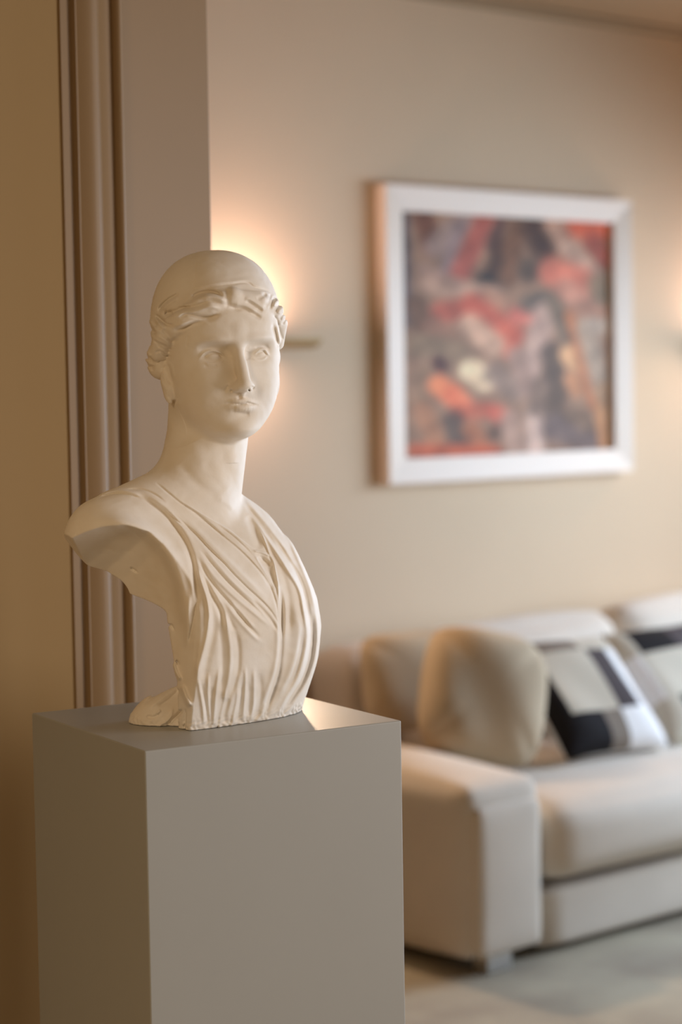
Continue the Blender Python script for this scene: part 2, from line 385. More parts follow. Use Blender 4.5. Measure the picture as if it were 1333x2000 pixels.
def torso(x, y, z):
    dx, dy = x-TO[0], y-TO[1]
    t = dx*TC+dy*TS; fd = dx*TS-dy*TC
    tc, a, fc, bf, bb = [look(q, z) for q in TT]
    d = fd-fc; D = np.where(d > 0, bf, bb)
    ex = 2.3
    al = np.where(t < tc, a+(150-a*0.38+60*sstep(ZP(1150), ZP(1070), z))*sstep(ZP(985), ZP(1070), z), a)
    g = ((np.abs(t-tc)/al)**ex+(np.abs(d)/D)**ex)**(1/ex)
    f = (g-1)*np.minimum(al, D)
    f = np.maximum(f, (z-ZP(900))*0.7)
    f = f - 9*gau(t, fd, z, (-45,135,ZP(1205)), (60,60,55)) - 8*gau(t, fd, z, (88,120,ZP(1195)), (55,60,55))
    # shoulders
    sh = cone(x, y, z, tpt(-62,-28,985), tpt(-240,-24,1044), 84, 84)
    f = smin(f, sh, 40)
    sl = cone(x, y, z, tpt(-100,24,1090), tpt(-240,16,1052), 62, 58)
    f = smin(f, sl, 30)
    sh = cone(x, y, z, tpt(36,-38,1004), tpt(120,-20,1096), 50, 58)
    f = smin(f, sh, 26)
    # neck
    n = cone(x, y, z, P(411,790,34), P(396,975,12), 82, 75)
    f = smin(f, n, 10+42*sstep(40,-50,t))
    # arm and side sawn away
    zs = z + 0.55*(75-fd)
    c = look(CT, zs); c2 = look(CT, zs+4)
    gr = np.sqrt(1+1.6*((c2-c)/4)**2)
    f = smax(f, (c-t)/gr, 3)
    f = smax(f, np.where(z > ZP(1200), (-(x+286)*0.88-(y+187)*0.28)*0.79+(ZP(1034)-z)*0.61, -50), 2)
    # hollowed back
    hb = (t+146)*-0.64+(fd-30-26*sstep(ZP(1190),ZP(1340),z))*-0.77
    hb = hb - 420*sstep(ZP(1190), ZP(1060), z)
    f = smax(f, hb, 6)
    # prop at the foot
    p = ell(x, y, z, P(318,1412,-35), (66,58,50))
    p = smin(p, cone(x, y, z, P(318,1392,-30), P(362,1345,-20), 36, 12), 26)
    f = smin(f, p, 7)
    f = smin(f, ell(x, y, z, P(350,1422,-70), (30,30,30)), 14)
    return f

def noise3(x, y, z):
    return np.sin(x*.31+1.7*np.sin(z*.23))*np.sin(y*.27+1.3*np.sin(x*.19))*np.sin(z*.37+1.1*np.sin(y*.21))
def bust_sdf(x, y, z):
    f = np.empty_like(x)
    zt, zh = ZP(800), ZP(905)
    lo = z < zt; hi = z > zh
    only_hi = ~lo; only_lo = ~hi; both = lo & hi
    if only_hi.any():
        m = only_hi; f[m] = smin(head(x[m], y[m], z[m]), cone(x[m], y[m], z[m], P(411,790,34), P(396,975,12), 82, 75), 22)
    if only_lo.any():
        m = only_lo; f[m] = torso(x[m], y[m], z[m])
    if both.any():
        m = both; f[m] = smin(head(x[m], y[m], z[m]), torso(x[m], y[m], z[m]), 22)
    r = relief(x, y, z)
    f = f - r
    f = f - 1.5*noise3(x, y, z)*sstep(30, 3, z) - 0.3*noise3(x*.4, y*.4, z*.4)
    f = np.maximum(f, -z + 0.0)
    return f

def mesh_field(fn, lo, hi, h, keep=40.0):
    B = 8
    n = [int(math.ceil((hi[i]-lo[i])/h/B))*B for i in range(3)]
    nb = [k//B for k in n]
    def coarse(idx, s):
        c = [(idx[:, i]+0.5)*s*h+lo[i] for i in range(3)]
        return fn(*[v.astype(F32) for v in c])
    I = np.stack(np.meshgrid(*[np.arange(int(math.ceil(k/4))) for k in nb], indexing='ij'), -1).reshape(-1, 3)
    f = coarse(I, B*4)
    field = np.full([k+1 for k in n], 100.0, F32)
    S = B*4
    for q in I[f < 0]:
        s = q*S; field[s[0]:s[0]+S, s[1]:s[1]+S, s[2]:s[2]+S] = -100.0
    I = I[np.abs(f) < keep + 0.9*S*h*1.3]
    off = np.stack(np.meshgrid(*[np.arange(4)]*3, indexing='ij'), -1).reshape(-1, 3)
    J = (I[:, None, :]*4+off[None]).reshape(-1, 3)
    J = J[(J < np.array(nb)).all(1)]
    f = coarse(J, B)
    for q in J[f < 0]:
        s = q*B; field[s[0]:s[0]+B, s[1]:s[1]+B, s[2]:s[2]+B] = -100.0
    for q in J[f >= 0]:
        s = q*B; field[s[0]:s[0]+B, s[1]:s[1]+B, s[2]:s[2]+B] = 100.0
    J = J[np.abs(f) < 12 + 0.9*B*h*1.6]
    off = np.stack(np.meshgrid(*[np.arange(B+1)]*3, indexing='ij'), -1).reshape(-1, 3)
    for k in range(0, len(J), 1500):
        V = (J[k:k+1500, None, :]*B+off[None]).reshape(-1, 3)
        val = fn(*[(V[:, i]*h+lo[i]).astype(F32) for i in range(3)])
        field[V[:, 0], V[:, 1], V[:, 2]] = val
    s = field < 0
    cnt = np.zeros(n, np.int8)
    for i in (0, 1):
        for j in (0, 1):
            for k in (0, 1): cnt += s[i:n[0]+i, j:n[1]+j, k:n[2]+k]
    C = np.argwhere((cnt > 0) & (cnt < 8))
    num = np.full(n, -1, np.int32); num[C[:, 0], C[:, 1], C[:, 2]] = np.arange(len(C))
    acc = np.zeros((len(C), 3)); wt = np.zeros(len(C))
    for ax in range(3):
        for i in (0, 1):
            for j in (0, 1):
                o = np.zeros(3, int); o[(ax+1) % 3] = i; o[(ax+2) % 3] = j
                p0 = C+o; p1 = p0.copy(); p1[:, ax] += 1
                a = field[p0[:, 0], p0[:, 1], p0[:, 2]]; b = field[p1[:, 0], p1[:, 1], p1[:, 2]]
                m = (a < 0) != (b < 0)
                t = np.where(m, a/np.where(m, a-b, 1), 0)
                pt = o[None]+np.zeros((len(C), 3)); pt[:, ax] += t
                acc[m] += pt[m]; wt[m] += 1
    vert = (C+acc/wt[:, None])*h+np.array(lo)
    quads = []
    for ax in range(3):
        sl0 = [slice(None)]*3; sl1 = [slice(None)]*3
        sl0[ax] = slice(0, n[ax]); sl1[ax] = slice(1, n[ax]+1)
        a, b = s[tuple(sl0)], s[tuple(sl1)]
        E = np.argwhere(a != b)
        u, v = (ax+1) % 3, (ax+2) % 3
        E = E[(E[:, u] > 0) & (E[:, v] > 0) & (E[:, u] < n[u]) & (E[:, v] < n[v])]
        ins = a[E[:, 0], E[:, 1], E[:, 2]]
        q = []
        for du, dv in ((-1,-1),(0,-1),(0,0),(-1,0)):
            e = E.copy(); e[:, u] += du; e[:, v] += dv
            q.append(num[e[:, 0], e[:, 1], e[:, 2]])
        q = np.stack(q, 1); q[~ins] = q[~ins][:, ::-1]
        quads.append(q[(q >= 0).all(1)])
    quads = np.concatenate(quads)
    for _ in range(2):                                    # settle the vertices on the zero level
        x, y, z = [vert[:, i].astype(F32) for i in range(3)]
        e = 0.6; f0 = fn(x, y, z)
        g = np.stack([fn(x+e, y, z)-f0, fn(x, y+e, z)-f0, fn(x, y, z+e)-f0], 1)/e
        step = -f0[:, None]*g/np.maximum((g*g).sum(1, keepdims=True), 0.15)
        L = np.linalg.norm(step, axis=1, keepdims=True)
        vert += step*np.minimum(1, 0.5*h/np.maximum(L, 1e-6))
    return vert, quads

def build_bust(material):
    draw_relief()
    v, q = mesh_field(bust_sdf, (-350, -290, -2*BUST_RES), (225, 215, 975), BUST_RES)
    keep_z = v[:, 2] > -0.5
    v[:, 2] = np.maximum(v[:, 2], 0)
    w = (v*U) @ LM                                         # world-aligned, origin at the foot
    me = bpy.data.meshes.new('plaster_bust')
    me.vertices.add(len(w)); me.vertices.foreach_set('co', w.astype(F32).ravel())
    me.loops.add(q.size); me.loops.foreach_set('vertex_index', q.astype(np.int32).ravel())
    me.polygons.add(len(q)); me.polygons.foreach_set('loop_start', np.arange(0, q.size, 4, dtype=np.int32))
    me.polygons.foreach_set('use_smooth', np.ones(len(q), bool))
    me.update(calc_edges=True); me.validate()
    me.materials.append(material)
    o = bpy.data.objects.new('plaster_bust', me)
    COL.objects.link(o); o.location = tuple(B0+np.array([0, 0, 0.0005]))
    return o
# ------------------------------------------------------------------ helpers
def srgb(r, g, b):
    f = lambda c: c/12.92 if c <= 0.04045 else ((c+0.055)/1.055)**2.4
    return (f(r/255), f(g/255), f(b/255), 1)
def material(name, color, rough=0.6, spec=0.4, noise=0.0, nscale=8.0, bump=0.0, bscale=300.0, metal=0.0, sheen=0.0, color2=None, detail=3.0):
    m = bpy.data.materials.new(name); m.use_nodes = True
    nt = m.node_tree; b = nt.nodes['Principled BSDF']
    b.inputs['Base Color'].default_value = color; b.inputs['Roughness'].default_value = rough
    b.inputs['Specular IOR Level'].default_value = spec; b.inputs['Metallic'].default_value = metal
    if sheen: b.inputs['Sheen Weight'].default_value = sheen
    tc = nt.nodes.new('ShaderNodeTexCoord')
    if noise or color2:
        n = nt.nodes.new('ShaderNodeTexNoise'); n.inputs['Scale'].default_value = nscale; n.inputs['Detail'].default_value = detail
        nt.links.new(tc.outputs['Object'], n.inputs['Vector'])
        mx = nt.nodes.new('ShaderNodeMix'); mx.data_type = 'RGBA'
        mx.inputs[6].default_value = color
        c2 = color2 or tuple(list(np.array(color[:3])*(1-noise))+[1])
        mx.inputs[7].default_value = c2
        rp = nt.nodes.new('ShaderNodeMapRange'); rp.inputs[1].default_value = 0.38; rp.inputs[2].default_value = 0.66
        nt.links.new(n.outputs['Fac'], rp.inputs[0]); nt.links.new(rp.outputs[0], mx.inputs[0])
        nt.links.new(mx.outputs[2], b.inputs['Base Color'])
    if bump:
        n2 = nt.nodes.new('ShaderNodeTexNoise'); n2.inputs['Scale'].default_value = bscale; n2.inputs['Detail'].default_value = 4
        nt.links.new(tc.outputs['Object'], n2.inputs['Vector'])
        bp = nt.nodes.new('ShaderNodeBump'); bp.inputs['Strength'].default_value = bump; bp.inputs['Distance'].default_value = 0.002
        nt.links.new(n2.outputs['Fac'], bp.inputs['Height']); nt.links.new(bp.outputs['Normal'], b.inputs['Normal'])
    return m
def link(name, verts, faces, mat, parent=None, smooth=False, loc=(0, 0, 0)):
    me = bpy.data.meshes.new(name); me.from_pydata([tuple(map(float, v)) for v in verts], [], faces)
    bm = bmesh.new(); bm.from_mesh(me); bmesh.ops.recalc_face_normals(bm, faces=bm.faces[:]); bm.to_mesh(me); bm.free()
    for m in (mat if isinstance(mat, (list, tuple)) else [mat]): me.materials.append(m)
    if smooth: me.polygons.foreach_set('use_smooth', np.ones(len(me.polygons), bool))
    o = bpy.data.objects.new(name, me); COL.objects.link(o); o.location = loc
    if parent: o.parent = parent
    return o
def tag(o, label, cat, group=None):
    o['label'] = label; o['category'] = cat
    if group: o['group'] = group
    return o
def struct(o): o['kind'] = 'structure'; return o
def thing(name, loc, label, cat, rz=0.0, group=None):
    o = bpy.data.objects.new(name, None); COL.objects.link(o); o.location = loc; o.rotation_euler = (0, 0, rz)
    o.empty_display_size = 0.1
    return tag(o, label, cat, group)
def box(name, lo, hi, mat, parent=None, bevel=0.0, seg=3, loc=(0, 0, 0)):
    bm = bmesh.new(); bmesh.ops.create_cube(bm, size=1)
    for v in bm.verts: v.co = Vector([lo[i]+(v.co[i]+0.5)*(hi[i]-lo[i]) for i in range(3)])
    if bevel: bmesh.ops.bevel(bm, geom=bm.edges[:], offset=bevel, segments=seg, profile=0.5, affect='EDGES')
    me = bpy.data.meshes.new(name); bm.to_mesh(me); bm.free(); me.materials.append(mat)
    if bevel: me.polygons.foreach_set('use_smooth', np.ones(len(me.polygons), bool))
    o = bpy.data.objects.new(name, me); COL.objects.link(o); o.location = loc
    if parent: o.parent = parent
    if bevel:
        wn = o.modifiers.new('weighted_normals', 'WEIGHTED_NORMAL'); wn.keep_sharp = True
    return o
def soft(name, lo, hi, r, mat, parent=None, bulge=(0, 0, 0), n=14, wob=0.0, seed=0, loc=(0, 0, 0), sag=0.0):
    """upholstered block: rounded box whose faces swell by bulge"""
    lo, hi = np.array(lo, float), np.array(hi, float); c, h = (lo+hi)/2, (hi-lo)/2
    s = np.sin(np.linspace(-1, 1, n+1)*math.pi/2)
    s = 0.5*s+0.5*np.linspace(-1, 1, n+1)
    idx = {}; V = []; F = []
    def vid(k):
        if k not in idx:
            idx[k] = len(V); p = np.array([s[k[0]], s[k[1]], s[k[2]]])
            q = p*h; inner = np.clip(q, -(h-r), h-r); d = q-inner; L = np.linalg.norm(d)
            if L > 0: q = inner+d/L*min(r, max(L, r))
            for a in range(3):
                b2, c2 = (a+1) % 3, (a+2) % 3
                w = (1-p[b2]**2)*(1-p[c2]**2)
                q[a] += np.sign(p[a])*abs(p[a])**2*bulge[a]*w
            if wob:
                q += wob*np.array([math.sin(9*q[1]+5*q[2]+seed), math.sin(8*q[0]+6*q[2]+2*seed), math.sin(7*q[0]+9*q[1]+3*seed)])
            V.append(c+q)
        return idx[k]
    for a in range(3):
        for e in (0, n):
            for i in range(n):
                for j in range(n):
                    ks = []
                    for di, dj in ((0, 0), (1, 0), (1, 1), (0, 1)):
                        k = [0, 0, 0]; k[a] = e; k[(a+1) % 3] = i+di; k[(a+2) % 3] = j+dj; ks.append(vid(tuple(k)))
                    F.append(ks)
    return link(name, V, F, mat, parent, True, loc)
def sweep(name, prof, z0, z1, mat, parent=None):
    """vertical moulding: closed XY profile extruded from z0 to z1"""
    n = len(prof)
    V = [(x, y, z0) for x, y in prof]+[(x, y, z1) for x, y in prof]
    F = [[i, (i+1) % n, n+(i+1) % n, n+i] for i in range(n)]+[list(range(n)), list(range(2*n-1, n-1, -1))]
    return link(name, V, F, mat, parent)
def onY(px, py, Y):
    v = ray(px, py); return CAM+v*((Y-CAM[1])/v[1])

# ------------------------------------------------------------------ room shell
WALL_Y, CEIL = 4.85, 2.834
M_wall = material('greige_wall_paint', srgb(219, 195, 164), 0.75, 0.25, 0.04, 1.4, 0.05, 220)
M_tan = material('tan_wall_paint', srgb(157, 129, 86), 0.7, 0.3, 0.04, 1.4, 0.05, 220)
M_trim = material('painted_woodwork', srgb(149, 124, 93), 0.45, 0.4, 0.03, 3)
M_ceil = material('ceiling_paint', srgb(148, 130, 104), 0.8, 0.2, 0.03, 1.0)
M_floor = material('pale_carpet', srgb(182, 173, 152), 0.95, 0.1, nscale=2.2, color2=srgb(150, 139, 124), bump=0.6, bscale=160, detail=5)
struct(box('floor', (-4, -4, -0.1), (6.9, 5.05, 0), M_floor))
struct(box('ceiling', (-4, -4, CEIL), (6.9, 5.05, CEIL+0.1), M_ceil))
struct(box('wall_back', (0.6, WALL_Y, 0), (6.9, WALL_Y+0.2, CEIL), M_wall))
struct(box('wall_right', (6.7, -4, 0), (6.9, 5.05, CEIL), M_wall))
struct(box('wall_near_right', (3.55, -4, 0), (3.7, 1.4, CEIL), M_tan))
struct(box('wall_front', (-4, -4.2, 0), (6.9, -4, CEIL), M_tan))
struct(box('wall_far_left', (-4.2, -4.2, 0), (-4, 2.85, CEIL), M_tan))
PY_ = 2.66
xe = float(onY(410, 400, PY_)[0]); xt = float(onY(237, 500, PY_)[0]); xm = float(onY(126, 500, PY_)[0])
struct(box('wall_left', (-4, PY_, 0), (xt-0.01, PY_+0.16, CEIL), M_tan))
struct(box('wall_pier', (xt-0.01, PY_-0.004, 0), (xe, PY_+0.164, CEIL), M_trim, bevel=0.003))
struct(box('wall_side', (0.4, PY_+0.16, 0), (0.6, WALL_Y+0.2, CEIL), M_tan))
# door casing: profile runs from the tan wall (left) to the pier (right)
def cas(u, d): return (xm+(xt-xm)*u, PY_-d)
prof = [cas(0, -0.002), cas(0, .004), cas(.11, .005), cas(.118, .0015), cas(.195, .0015), cas(.21, .012)]
for i in range(9):
    a = i/8; prof.append(cas(.23+.24*a, .012+.010*math.sin(a*math.pi*0.5)))
for i in range(9):
    a = i/8; prof.append(cas(.50+.34*a, .022-.013*math.sin(a*math.pi*0.5)))
prof += [cas(.865, .008)]
for i in range(9):
    a = math.pi*(1-i/8); prof.append(cas(.93+.065*math.cos(a), .010+.013*math.sin(a)))
prof += [cas(1.0, -0.002)]
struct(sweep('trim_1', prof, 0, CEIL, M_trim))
# cornice along the picture wall
cv = [(0.6, WALL_Y, CEIL-0.012)]
pr = [(WALL_Y, CEIL-0.030), (WALL_Y-0.010, CEIL-0.030), (WALL_Y-0.014, CEIL-0.018), (WALL_Y-0.022, CEIL-0.012), (WALL_Y-0.030, CEIL-0.008), (WALL_Y-0.030, CEIL), (WALL_Y, CEIL)]
n = len(pr)
struct(link('trim_2', [(0.6, y, z) for y, z in pr]+[(6.7, y, z) for y, z in pr],
            [[i, (i+1) % n, n+(i+1) % n, n+i] for i in range(n)]+[list(range(n)), list(range(2*n-1, n-1, -1))], M_ceil))

# ------------------------------------------------------------------ pedestal and bust
M_ped = material('satin_grey_paint', srgb(161, 163, 162), 0.38, 0.45, 0.02, 4)
e1 = Vector((0.3855, -0.0575, 0)); e2 = Vector((0.0575, 0.3700, 0))
ped = box('pedestal', (0, 0, 0), (0.3885, 0.3700, PED_TOP), M_ped, bevel=0.0022, seg=3)
ped.location = (1.4055, 2.0835, 0.0); ped.rotation_euler = (0, 0, math.radians(-8.5))
tag(ped, 'tall square grey-painted pedestal carrying the white bust', 'pedestal')

M_plaster = material('aged_plaster', srgb(242, 237, 230), 0.62, 0.3, nscale=14, color2=srgb(234, 225, 212), bump=0.12, bscale=140, detail=6)
bust = build_bust(M_plaster)
tag(bust, 'white plaster bust of a draped woman in a veil, standing on the grey pedestal', 'bust')

# ------------------------------------------------------------------ framed painting
M_white = material('white_frame_lacquer', srgb(234, 216, 196), 0.45, 0.4)
fx0, fx1, fz0, fz1 = 4.205, 5.365, 1.238, 2.196
pic = thing('framed_painting', ((fx0+fx1)/2, WALL_Y, fz0), 'wide white-framed abstract painting in reds, greys and oranges, hung above the sofa', 'painting')
pw, phh, rw, dp = (fx1-fx0)/2, fz1-fz0, 0.080, 0.052
def rail(pts):
    y0, y1 = -0.003, -dp
    V = [(x, y0, z) for x, z in pts]+[(x, y1+(0.012 if k >= 2 else 0), z) for k, (x, z) in enumerate(pts)]
    F = [[0, 1, 2, 3], [4, 5, 6, 7]]+[[i, (i+1) % 4, 4+(i+1) % 4, 4+i] for i in range(4)]
    return link('frame_rail', V, F, M_white, pic)
rail([(-pw, phh), (pw, phh), (pw-rw, phh-rw), (-pw+rw, phh-rw)])
rail([(-pw, 0), (pw, 0), (pw-rw, rw), (-pw+rw, rw)])
rail([(-pw, 0), (-pw, phh), (-pw+rw, phh-rw), (-pw+rw, rw)])
rail([(pw, 0), (pw, phh), (pw-rw, phh-rw), (pw-rw, rw)])
# canvas: paint strokes laid as colours on a fine grid (flat paint)
GX, GZ = 110, 90
ux, uz = np.meshgrid(np.linspace(0, 1, GX+1), np.linspace(0, 1, GZ+1))
cw0, cz0 = -pw+rw-0.006, rw-0.006
V = np.stack([cw0+ux.ravel()*(-2*cw0), np.full(ux.size, -0.018), cz0+uz.ravel()*(phh-2*cz0)], 1)
F = [[j*(GX+1)+i, j*(GX+1)+i+1, (j+1)*(GX+1)+i+1, (j+1)*(GX+1)+i] for j in range(GZ) for i in range(GX)]
rng = np.random.default_rng(5)
def lin(c): return np.array(srgb(*c)[:3])
img = np.ones((ux.size, 3))*lin((146, 118, 100))
# place = px, py on the zoomed drawing of the canvas (205..1040, 180..1165)
STROKES = [  # x0,y0,x1,y1,width,colour
 (225,200,230,620,30,(92,84,92)),(300,200,330,330,40,(112,66,40)),(345,330,470,200,45,(150,130,128)),(380,430,440,250,30,(140,122,128)),
 (430,440,540,200,42,(165,86,76)),(600,200,560,330,26,(96,66,62)),(640,190,760,210,30,(58,48,40)),(545,470,600,330,40,(84,56,40)),(530,470,545,500,45,(40,36,32)),
 (620,450,650,260,38,(122,86,60)),(720,260,760,340,55,(72,46,36)),(700,420,760,420,50,(88,74,64)),(800,230,900,370,44,(168,136,122)),(900,250,1030,260,48,(196,90,52)),
 (960,310,1020,380,40,(160,78,60)),(860,330,960,440,36,(176,148,136)),(800,430,920,470,60,(206,120,100)),(850,500,930,560,48,(186,136,120)),(980,480,1020,560,50,(128,112,92)),
 (320,480,560,520,40,(176,146,132)),(540,520,620,570,30,(170,130,110)),(360,590,480,570,46,(176,92,74)),(480,560,640,680,48,(190,94,72)),(600,680,620,740,36,(196,100,74)),(650,600,710,610,34,(204,112,100)),
 (270,560,300,680,42,(112,84,66)),(470,640,560,720,46,(198,164,146)),(700,560,760,540,44,(110,100,92)),(760,600,700,820,50,(178,152,146)),(330,640,420,720,40,(150,112,94)),
 (280,720,420,740,50,(140,120,100)),(350,790,355,800,30,(92,52,52)),(300,830,280,950,36,(152,124,102)),(470,820,520,860,46,(228,206,178)),(350,880,400,920,42,(224,132,84)),(400,920,440,960,38,(226,122,82)),
 (560,840,640,900,50,(146,126,118)),(420,990,520,980,36,(182,100,74)),(560,990,590,1010,36,(186,94,74)),(290,980,340,1110,40,(170,124,94)),(400,1020,420,1100,42,(98,82,74)),(470,1060,500,1110,40,(160,104,72)),
 (260,1140,560,1150,30,(184,92,50)),(560,1080,590,1060,30,(110,84,70)),(620,1020,640,1140,40,(170,142,132)),(720,1000,720,1140,40,(186,164,160)),(790,760,800,1000,52,(96,80,70)),(800,560,860,700,36,(118,104,90)),
 (860,760,880,790,40,(206,164,124)),(870,860,890,900,34,(176,128,92)),(800,1060,960,1110,60,(110,96,98)),(880,1000,930,1040,40,(118,98,84)),(860,600,960,960,22,(176,116,74)),(930,660,1000,900,42,(160,144,132)),
 (960,640,1010,640,40,(172,156,146)),(1000,900,1020,1100,34,(150,120,92)),(980,980,1000,1130,20,(176,128,86)),(900,570,1000,590,30,(158,120,102)),(640,760,690,900,34,(156,130,122)),(420,480,300,420,26,(156,128,118)),(740,880,720,980,34,(128,108,98))]
X = 205+835*ux.ravel(); Y = 180+985*(1-uz.ravel())
# the canvas is drawn as seen from the room's left: undo the slant of its top and bottom edge
ktop, kbot = 180+ux.ravel()*50, 1180-ux.ravel()*30
Y = ktop+(kbot-ktop)*(1-uz.ravel())
for (x0, y0, x1, y1, w, c) in STROKES:
    d = np.array([x1-x0, y1-y0], float); l2 = d@d+1e-6
    t = np.clip(((X-x0)*d[0]+(Y-y0)*d[1])/l2, 0, 1)
    r = np.hypot(X-x0-t*d[0], Y-y0-t*d[1])/w
    a = (np.exp(-r**4*0.9)*0.92)[:, None]
    img = img*(1-a)+lin(c)*a
img *= (1+0.16*np.sin(X*0.043+Y*0.021)*np.sin(Y*0.037-X*0.017)+0.10*np.sin(X*.11+3*np.sin(Y*.02))*np.sin(Y*.09+2*np.sin(X*.03)))[:, None]
img = np.clip(0.15*((0.82*img+0.18*img.mean(1, keepdims=True))/0.15)**1.2*np.array([1.10, 0.98, 0.80]), 0.004, 0.95)
M_paint = bpy.data.materials.new('abstract_paint'); M_paint.use_nodes = True
_a = M_paint.node_tree.nodes.new('ShaderNodeAttribute'); _a.attribute_name = 'paint'
_b = M_paint.node_tree.nodes['Principled BSDF']; _b.inputs['Roughness'].default_value = 0.55; _b.inputs['Specular IOR Level'].default_value = 0.25
M_paint.node_tree.links.new(_a.outputs['Color'], _b.inputs['Base Color'])
cv = link('canvas', V, F, M_paint, pic)
at = cv.data.color_attributes.new('paint', 'FLOAT_COLOR', 'POINT')
at.data.foreach_set('color', np.concatenate([img, np.ones((len(img), 1))], 1).astype(F32).ravel())

# ------------------------------------------------------------------ wall sconces
M_brass = material('brushed_brass', srgb(176, 150, 108), 0.42, 0.5, metal=0.55)
def emit(name, color, s):
    m = bpy.data.materials.new(name); m.use_nodes = True
    b = m.node_tree.nodes['Principled BSDF']; b.inputs['Base Color'].default_value = (1, .9, .8, 1)
    b.inputs['Emission Color'].default_value = color; b.inputs['Emission Strength'].default_value = s
    return m
M_glow = emit('lit_sconce_tube', (1.0, 0.72, 0.58, 1), 2)
def sconce(x, z, label, front, w=0.215):
    t = thing('wall_sconce', (x, WALL_Y, z), label, 'wall lamp')
    d, h = 0.13, 0.030
    box('back_plate', (-0.06, -0.012, -0.05), (0.06, -0.001, 0.03), M_brass, t, 0.002, 2)
    # half-round tray, open above, with a slot below
    V, F = [], []
    N = 14
    for xx in (-w, w):
        for k in range(N+1):
            a = math.pi*k/N
            V.append((xx, -0.012-d/2+d/2*math.cos(a), -h*math.sin(a)+0.012))
    for k in range(N):
        if k in (1, 2): continue
        F.append([k, k+1, N+2+k, N+1+k])
    F.append(list(range(N+1))); F.append(list(range(N+1, 2*N+2)))
    tr = link('tray', V, F, M_brass, t, False)
    so = tr.modifiers.new('thickness', 'SOLIDIFY'); so.thickness = 0.003
    bm = bmesh.new(); bmesh.ops.create_cone(bm, cap_ends=True, segments=12, radius1=0.008, radius2=0.008, depth=0.16,
        matrix=Matrix.Translation((0, -0.085, 0.012)) @ Matrix.Rotation(math.pi/2, 4, 'Y'))
    me = bpy.data.meshes.new('light_tube'); bm.to_mesh(me); bm.free(); me.materials.append(M_glow)
    o = bpy.data.objects.new('light_tube', me); COL.objects.link(o); o.parent = t
    for zz, dirz, e in ((0.03, 1, SCONCE_UP), (-0.035, -1, SCONCE_DOWN)):
        a = area('sconce_beam', (x-0.05, WALL_Y-0.085, z+zz), (x-0.05, WALL_Y-0.085, z+zz+dirz), 0.24, 0.08, e, (1.0, 0.69, 0.60))
    area('sconce_beam', (x-0.1, WALL_Y-0.16, z-0.01), (x-0.1-0.75, WALL_Y-1.2, z-0.18), 0.10, 0.06, front, (1.0, 0.70, 0.46))
    return t
SCONCE_UP, SCONCE_DOWN = 2.3, 0.8
sconce(3.645, 1.690, 'brass uplighter on the wall behind the bust, left of the painting', 8.5, 0.215)
sconce(6.02, 1.690, 'brass uplighter on the wall at the right edge, right of the painting', 2)

# ------------------------------------------------------------------ sofa
M_sofa = material('pale_linen', srgb(214, 202, 186), 0.9, 0.15, 0.05, 5, 0.3, 420, sheen=0.15)
M_seam = material('shadow_welt', srgb(140, 128, 114), 0.9, 0.1)
M_dark = material('black_plinth', srgb(40, 34, 28), 0.6, 0.3)
M_chrome = material('chrome_foot', srgb(226, 229, 234), 0.32, 0.5, metal=1.0)
SX, SY = 3.548, 3.715
sofa = thing('sofa', (SX, SY, 0), 'long low cream upholstered sofa under the painting', 'sofa')
soft('arm', (-0.05, 0, 0.05), (0.232, 1.03, 0.508), 0.04, M_sofa, sofa, (0.012, 0.012, 0.040), 18)
pan = soft('arm_panel', (-0.028, -0.026, 0.062), (0.206, 0.02, 0.452), 0.016, M_sofa, sofa, (0.002, 0.006, 0.004), 10)
soft('base', (0.250, 0.02, 0.02), (2.45, 0.95, 0.183), 0.022, M_sofa, sofa, (0, 0.008, 0), 14)
soft('backrest', (0.29, 0.85, 0.10), (2.70, 1.09, 0.755), 0.07, M_sofa, sofa, (0, 0.0, 0.01), 16)
soft('arm', (2.46, 0, 0.055), (2.70, 1.0, 0.52), 0.045, M_sofa, sofa, (0.012, 0.012, 0.04), 10)
for k in range(2):
    soft('seat_cushion', (0.234+1.108*k, -0.045, 0.212), (1.338+1.108*k, 0.84, 0.428), 0.075, M_sofa, sofa, (0.004, 0.025, 0.030), 16, 0.003, k)
for k in range(2):
    c = soft('back_cushion', (0, -0.11, -0.02), (0.90+0.16*k, 0.11, 0.395), 0.085, M_sofa, sofa, (0.01, 0.05, 0.02), 16, 0.004, 2+k, loc=(0.455+0.915*k, 0.755, 0.402+0.012*k))
    c.rotation_euler = (math.radians(-12), 0, 0)
def foot(x, y):
    o = box('foot', (x-0.045, y-0.03, 0.0), (x+0.045, y+0.03, 0.062), M_chrome, sofa, 0.006, 3)
foot(0.085, 0.045); foot(2.60, 0.045); foot(0.085, 0.95); foot(2.60, 0.95)

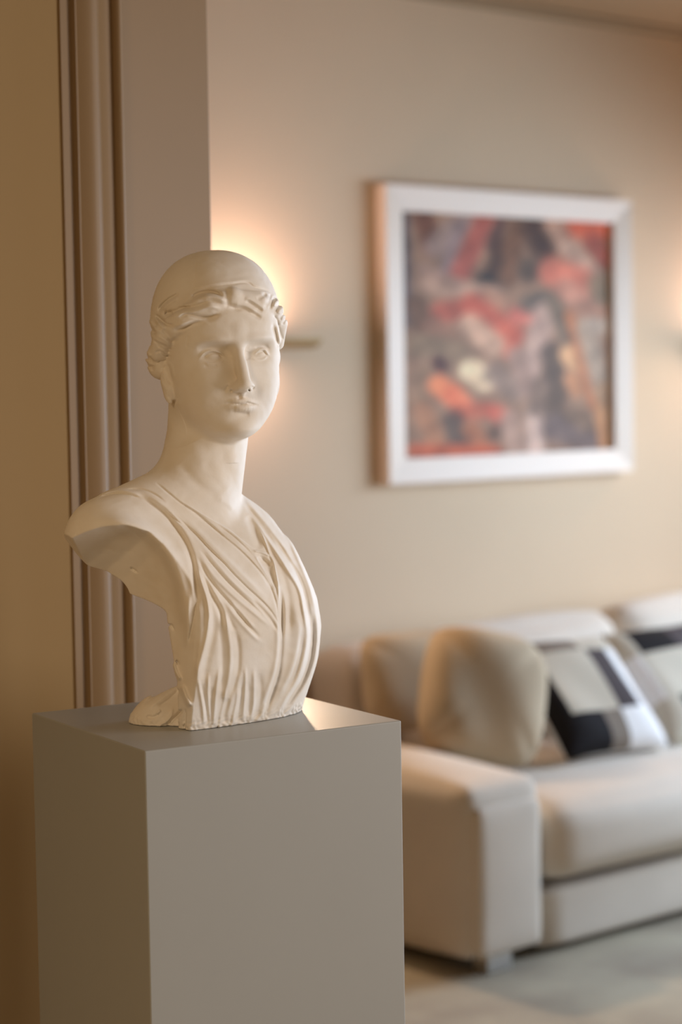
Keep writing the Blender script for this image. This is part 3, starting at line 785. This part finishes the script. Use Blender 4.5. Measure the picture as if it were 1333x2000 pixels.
# ------------------------------------------------------------------ cushions
def pillow(name, w, h, t, mats, pick=None, n=28, loc=(0, 0, 0), rot=(0, 0, 0), pinch=0.06, rnd=0):
    V, F, MI = [], [], []
    g = np.linspace(-1, 1, n+1)
    def pt(u, v, s):
        e = max(0.0, (1-u**4)*(1-v**4))
        z = s*t/2*(e**0.5)
        ku = 1-pinch*(1-v*v)*abs(u)**3 if pinch > 0 else 1
        kv = 1-pinch*(1-u*u)*abs(v)**3 if pinch > 0 else 1
        if rnd:                                            # square to rounded outline
            m = max(abs(u), abs(v)); L = (abs(u)**rnd+abs(v)**rnd)**(1/rnd)
            if L > 0: u, v = u*m/L, v*m/L
        return (u*w/2*ku, z*(1+0.06*math.sin(5*u+3*v)), v*h/2*kv)
    for s in (-1, 1):
        b = len(V)
        for j in range(n+1):
            for i in range(n+1): V.append(pt(g[i], g[j], s))
        for j in range(n):
            for i in range(n):
                F.append([b+j*(n+1)+i, b+j*(n+1)+i+1, b+(j+1)*(n+1)+i+1, b+(j+1)*(n+1)+i])
                MI.append(pick((g[i]+g[i+1])/2, (g[j]+g[j+1])/2) if pick and s < 0 else 0)
    o = link(name, V, F, mats, None, True)
    o.data.polygons.foreach_set('material_index', MI)
    bm = bmesh.new(); bm.from_mesh(o.data); bmesh.ops.remove_doubles(bm, verts=bm.verts[:], dist=1e-5); bmesh.ops.recalc_face_normals(bm, faces=bm.faces[:]); bm.to_mesh(o.data); bm.free()
    o.location = loc; o.rotation_euler = rot
    return o
M_beige = material('beige_cushion_cloth', srgb(192, 173, 146), 0.9, 0.1, 0.06, 6, 0.3, 420)
M_black = material('black_patch', srgb(30, 26, 26), 0.85, 0.15)
M_brown = material('dark_brown_patch', srgb(74, 66, 66), 0.85, 0.15)
M_stone = material('stone_patch', srgb(196, 186, 168), 0.9, 0.1)
M_ivory = material('ivory_patch', srgb(232, 228, 224), 0.9, 0.1)
M_taupe = material('taupe_patch', srgb(128, 116, 104), 0.9, 0.1)
PATCH = [M_ivory, M_black, M_brown, M_stone, M_taupe]
def pick1(u, v):
    if v > 0.62: return 1 if u < -0.55 else (4 if u < 0.12 else 3)
    if v > -0.45: return 1 if u < -0.72 else (3 if u < 0.22 else (2 if u < 0.66 else 0))
    return 1 if u < -0.15 else (4 if u < 0.2 else 0)
def pick2(u, v):
    if v > 0.45: return 3 if u < -0.7 else (1 if u < 0.1 else 2)
    if v > -0.35: return 0 if u < -0.8 else 3
    return 3 if u < -0.6 else (1 if u < 0.0 else (4 if u < 0.25 else 1))
R_ = math.radians
def place(o, centre, right, up):
    r = Vector(right).normalized(); u = Vector(up); u = (u-r*u.dot(r)).normalized(); n = u.cross(r)
    o.matrix_world = Matrix([[r[i], n[i], u[i], centre[i]] for i in range(3)]+[[0, 0, 0, 1]])
p = pillow('cushion', 0.40, 0.42, 0.19, [M_beige], rnd=3.0)
place(p, (3.935, 4.10, 0.660), (0.82, -0.45, -0.22), (0.10, 0.36, 0.93))
tag(p, 'plump plain beige cushion leaning between the left sofa arm and the patchwork cushions', 'cushion')
p = pillow('cushion', 0.39, 0.31, 0.115, [M_beige], rnd=4)
place(p, (3.93, 4.375, 0.680), (0.97, -0.2, 0), (0, 0.25, 0.97))
tag(p, 'shaded beige cushion in the left sofa corner, behind the plump beige one', 'cushion')
p = pillow('cushion', 0.41, 0.43, 0.12, PATCH, pick1)
place(p, (4.345, 4.085, 0.616), (0.40, -0.03, -0.01), (0.16, 0.29, 0.30))
tag(p, 'black, beige and white patchwork cushion beside the plain beige one', 'cushion', 'patchwork cushions on the sofa')
p = pillow('cushion', 0.43, 0.43, 0.12, PATCH, pick2)
place(p, (4.80, 4.10, 0.610), (0.40, 0.0, 0), (0.12, 0.29, 0.31))
tag(p, 'black and beige patchwork cushion cut by the right edge of the photo', 'cushion', 'patchwork cushions on the sofa')
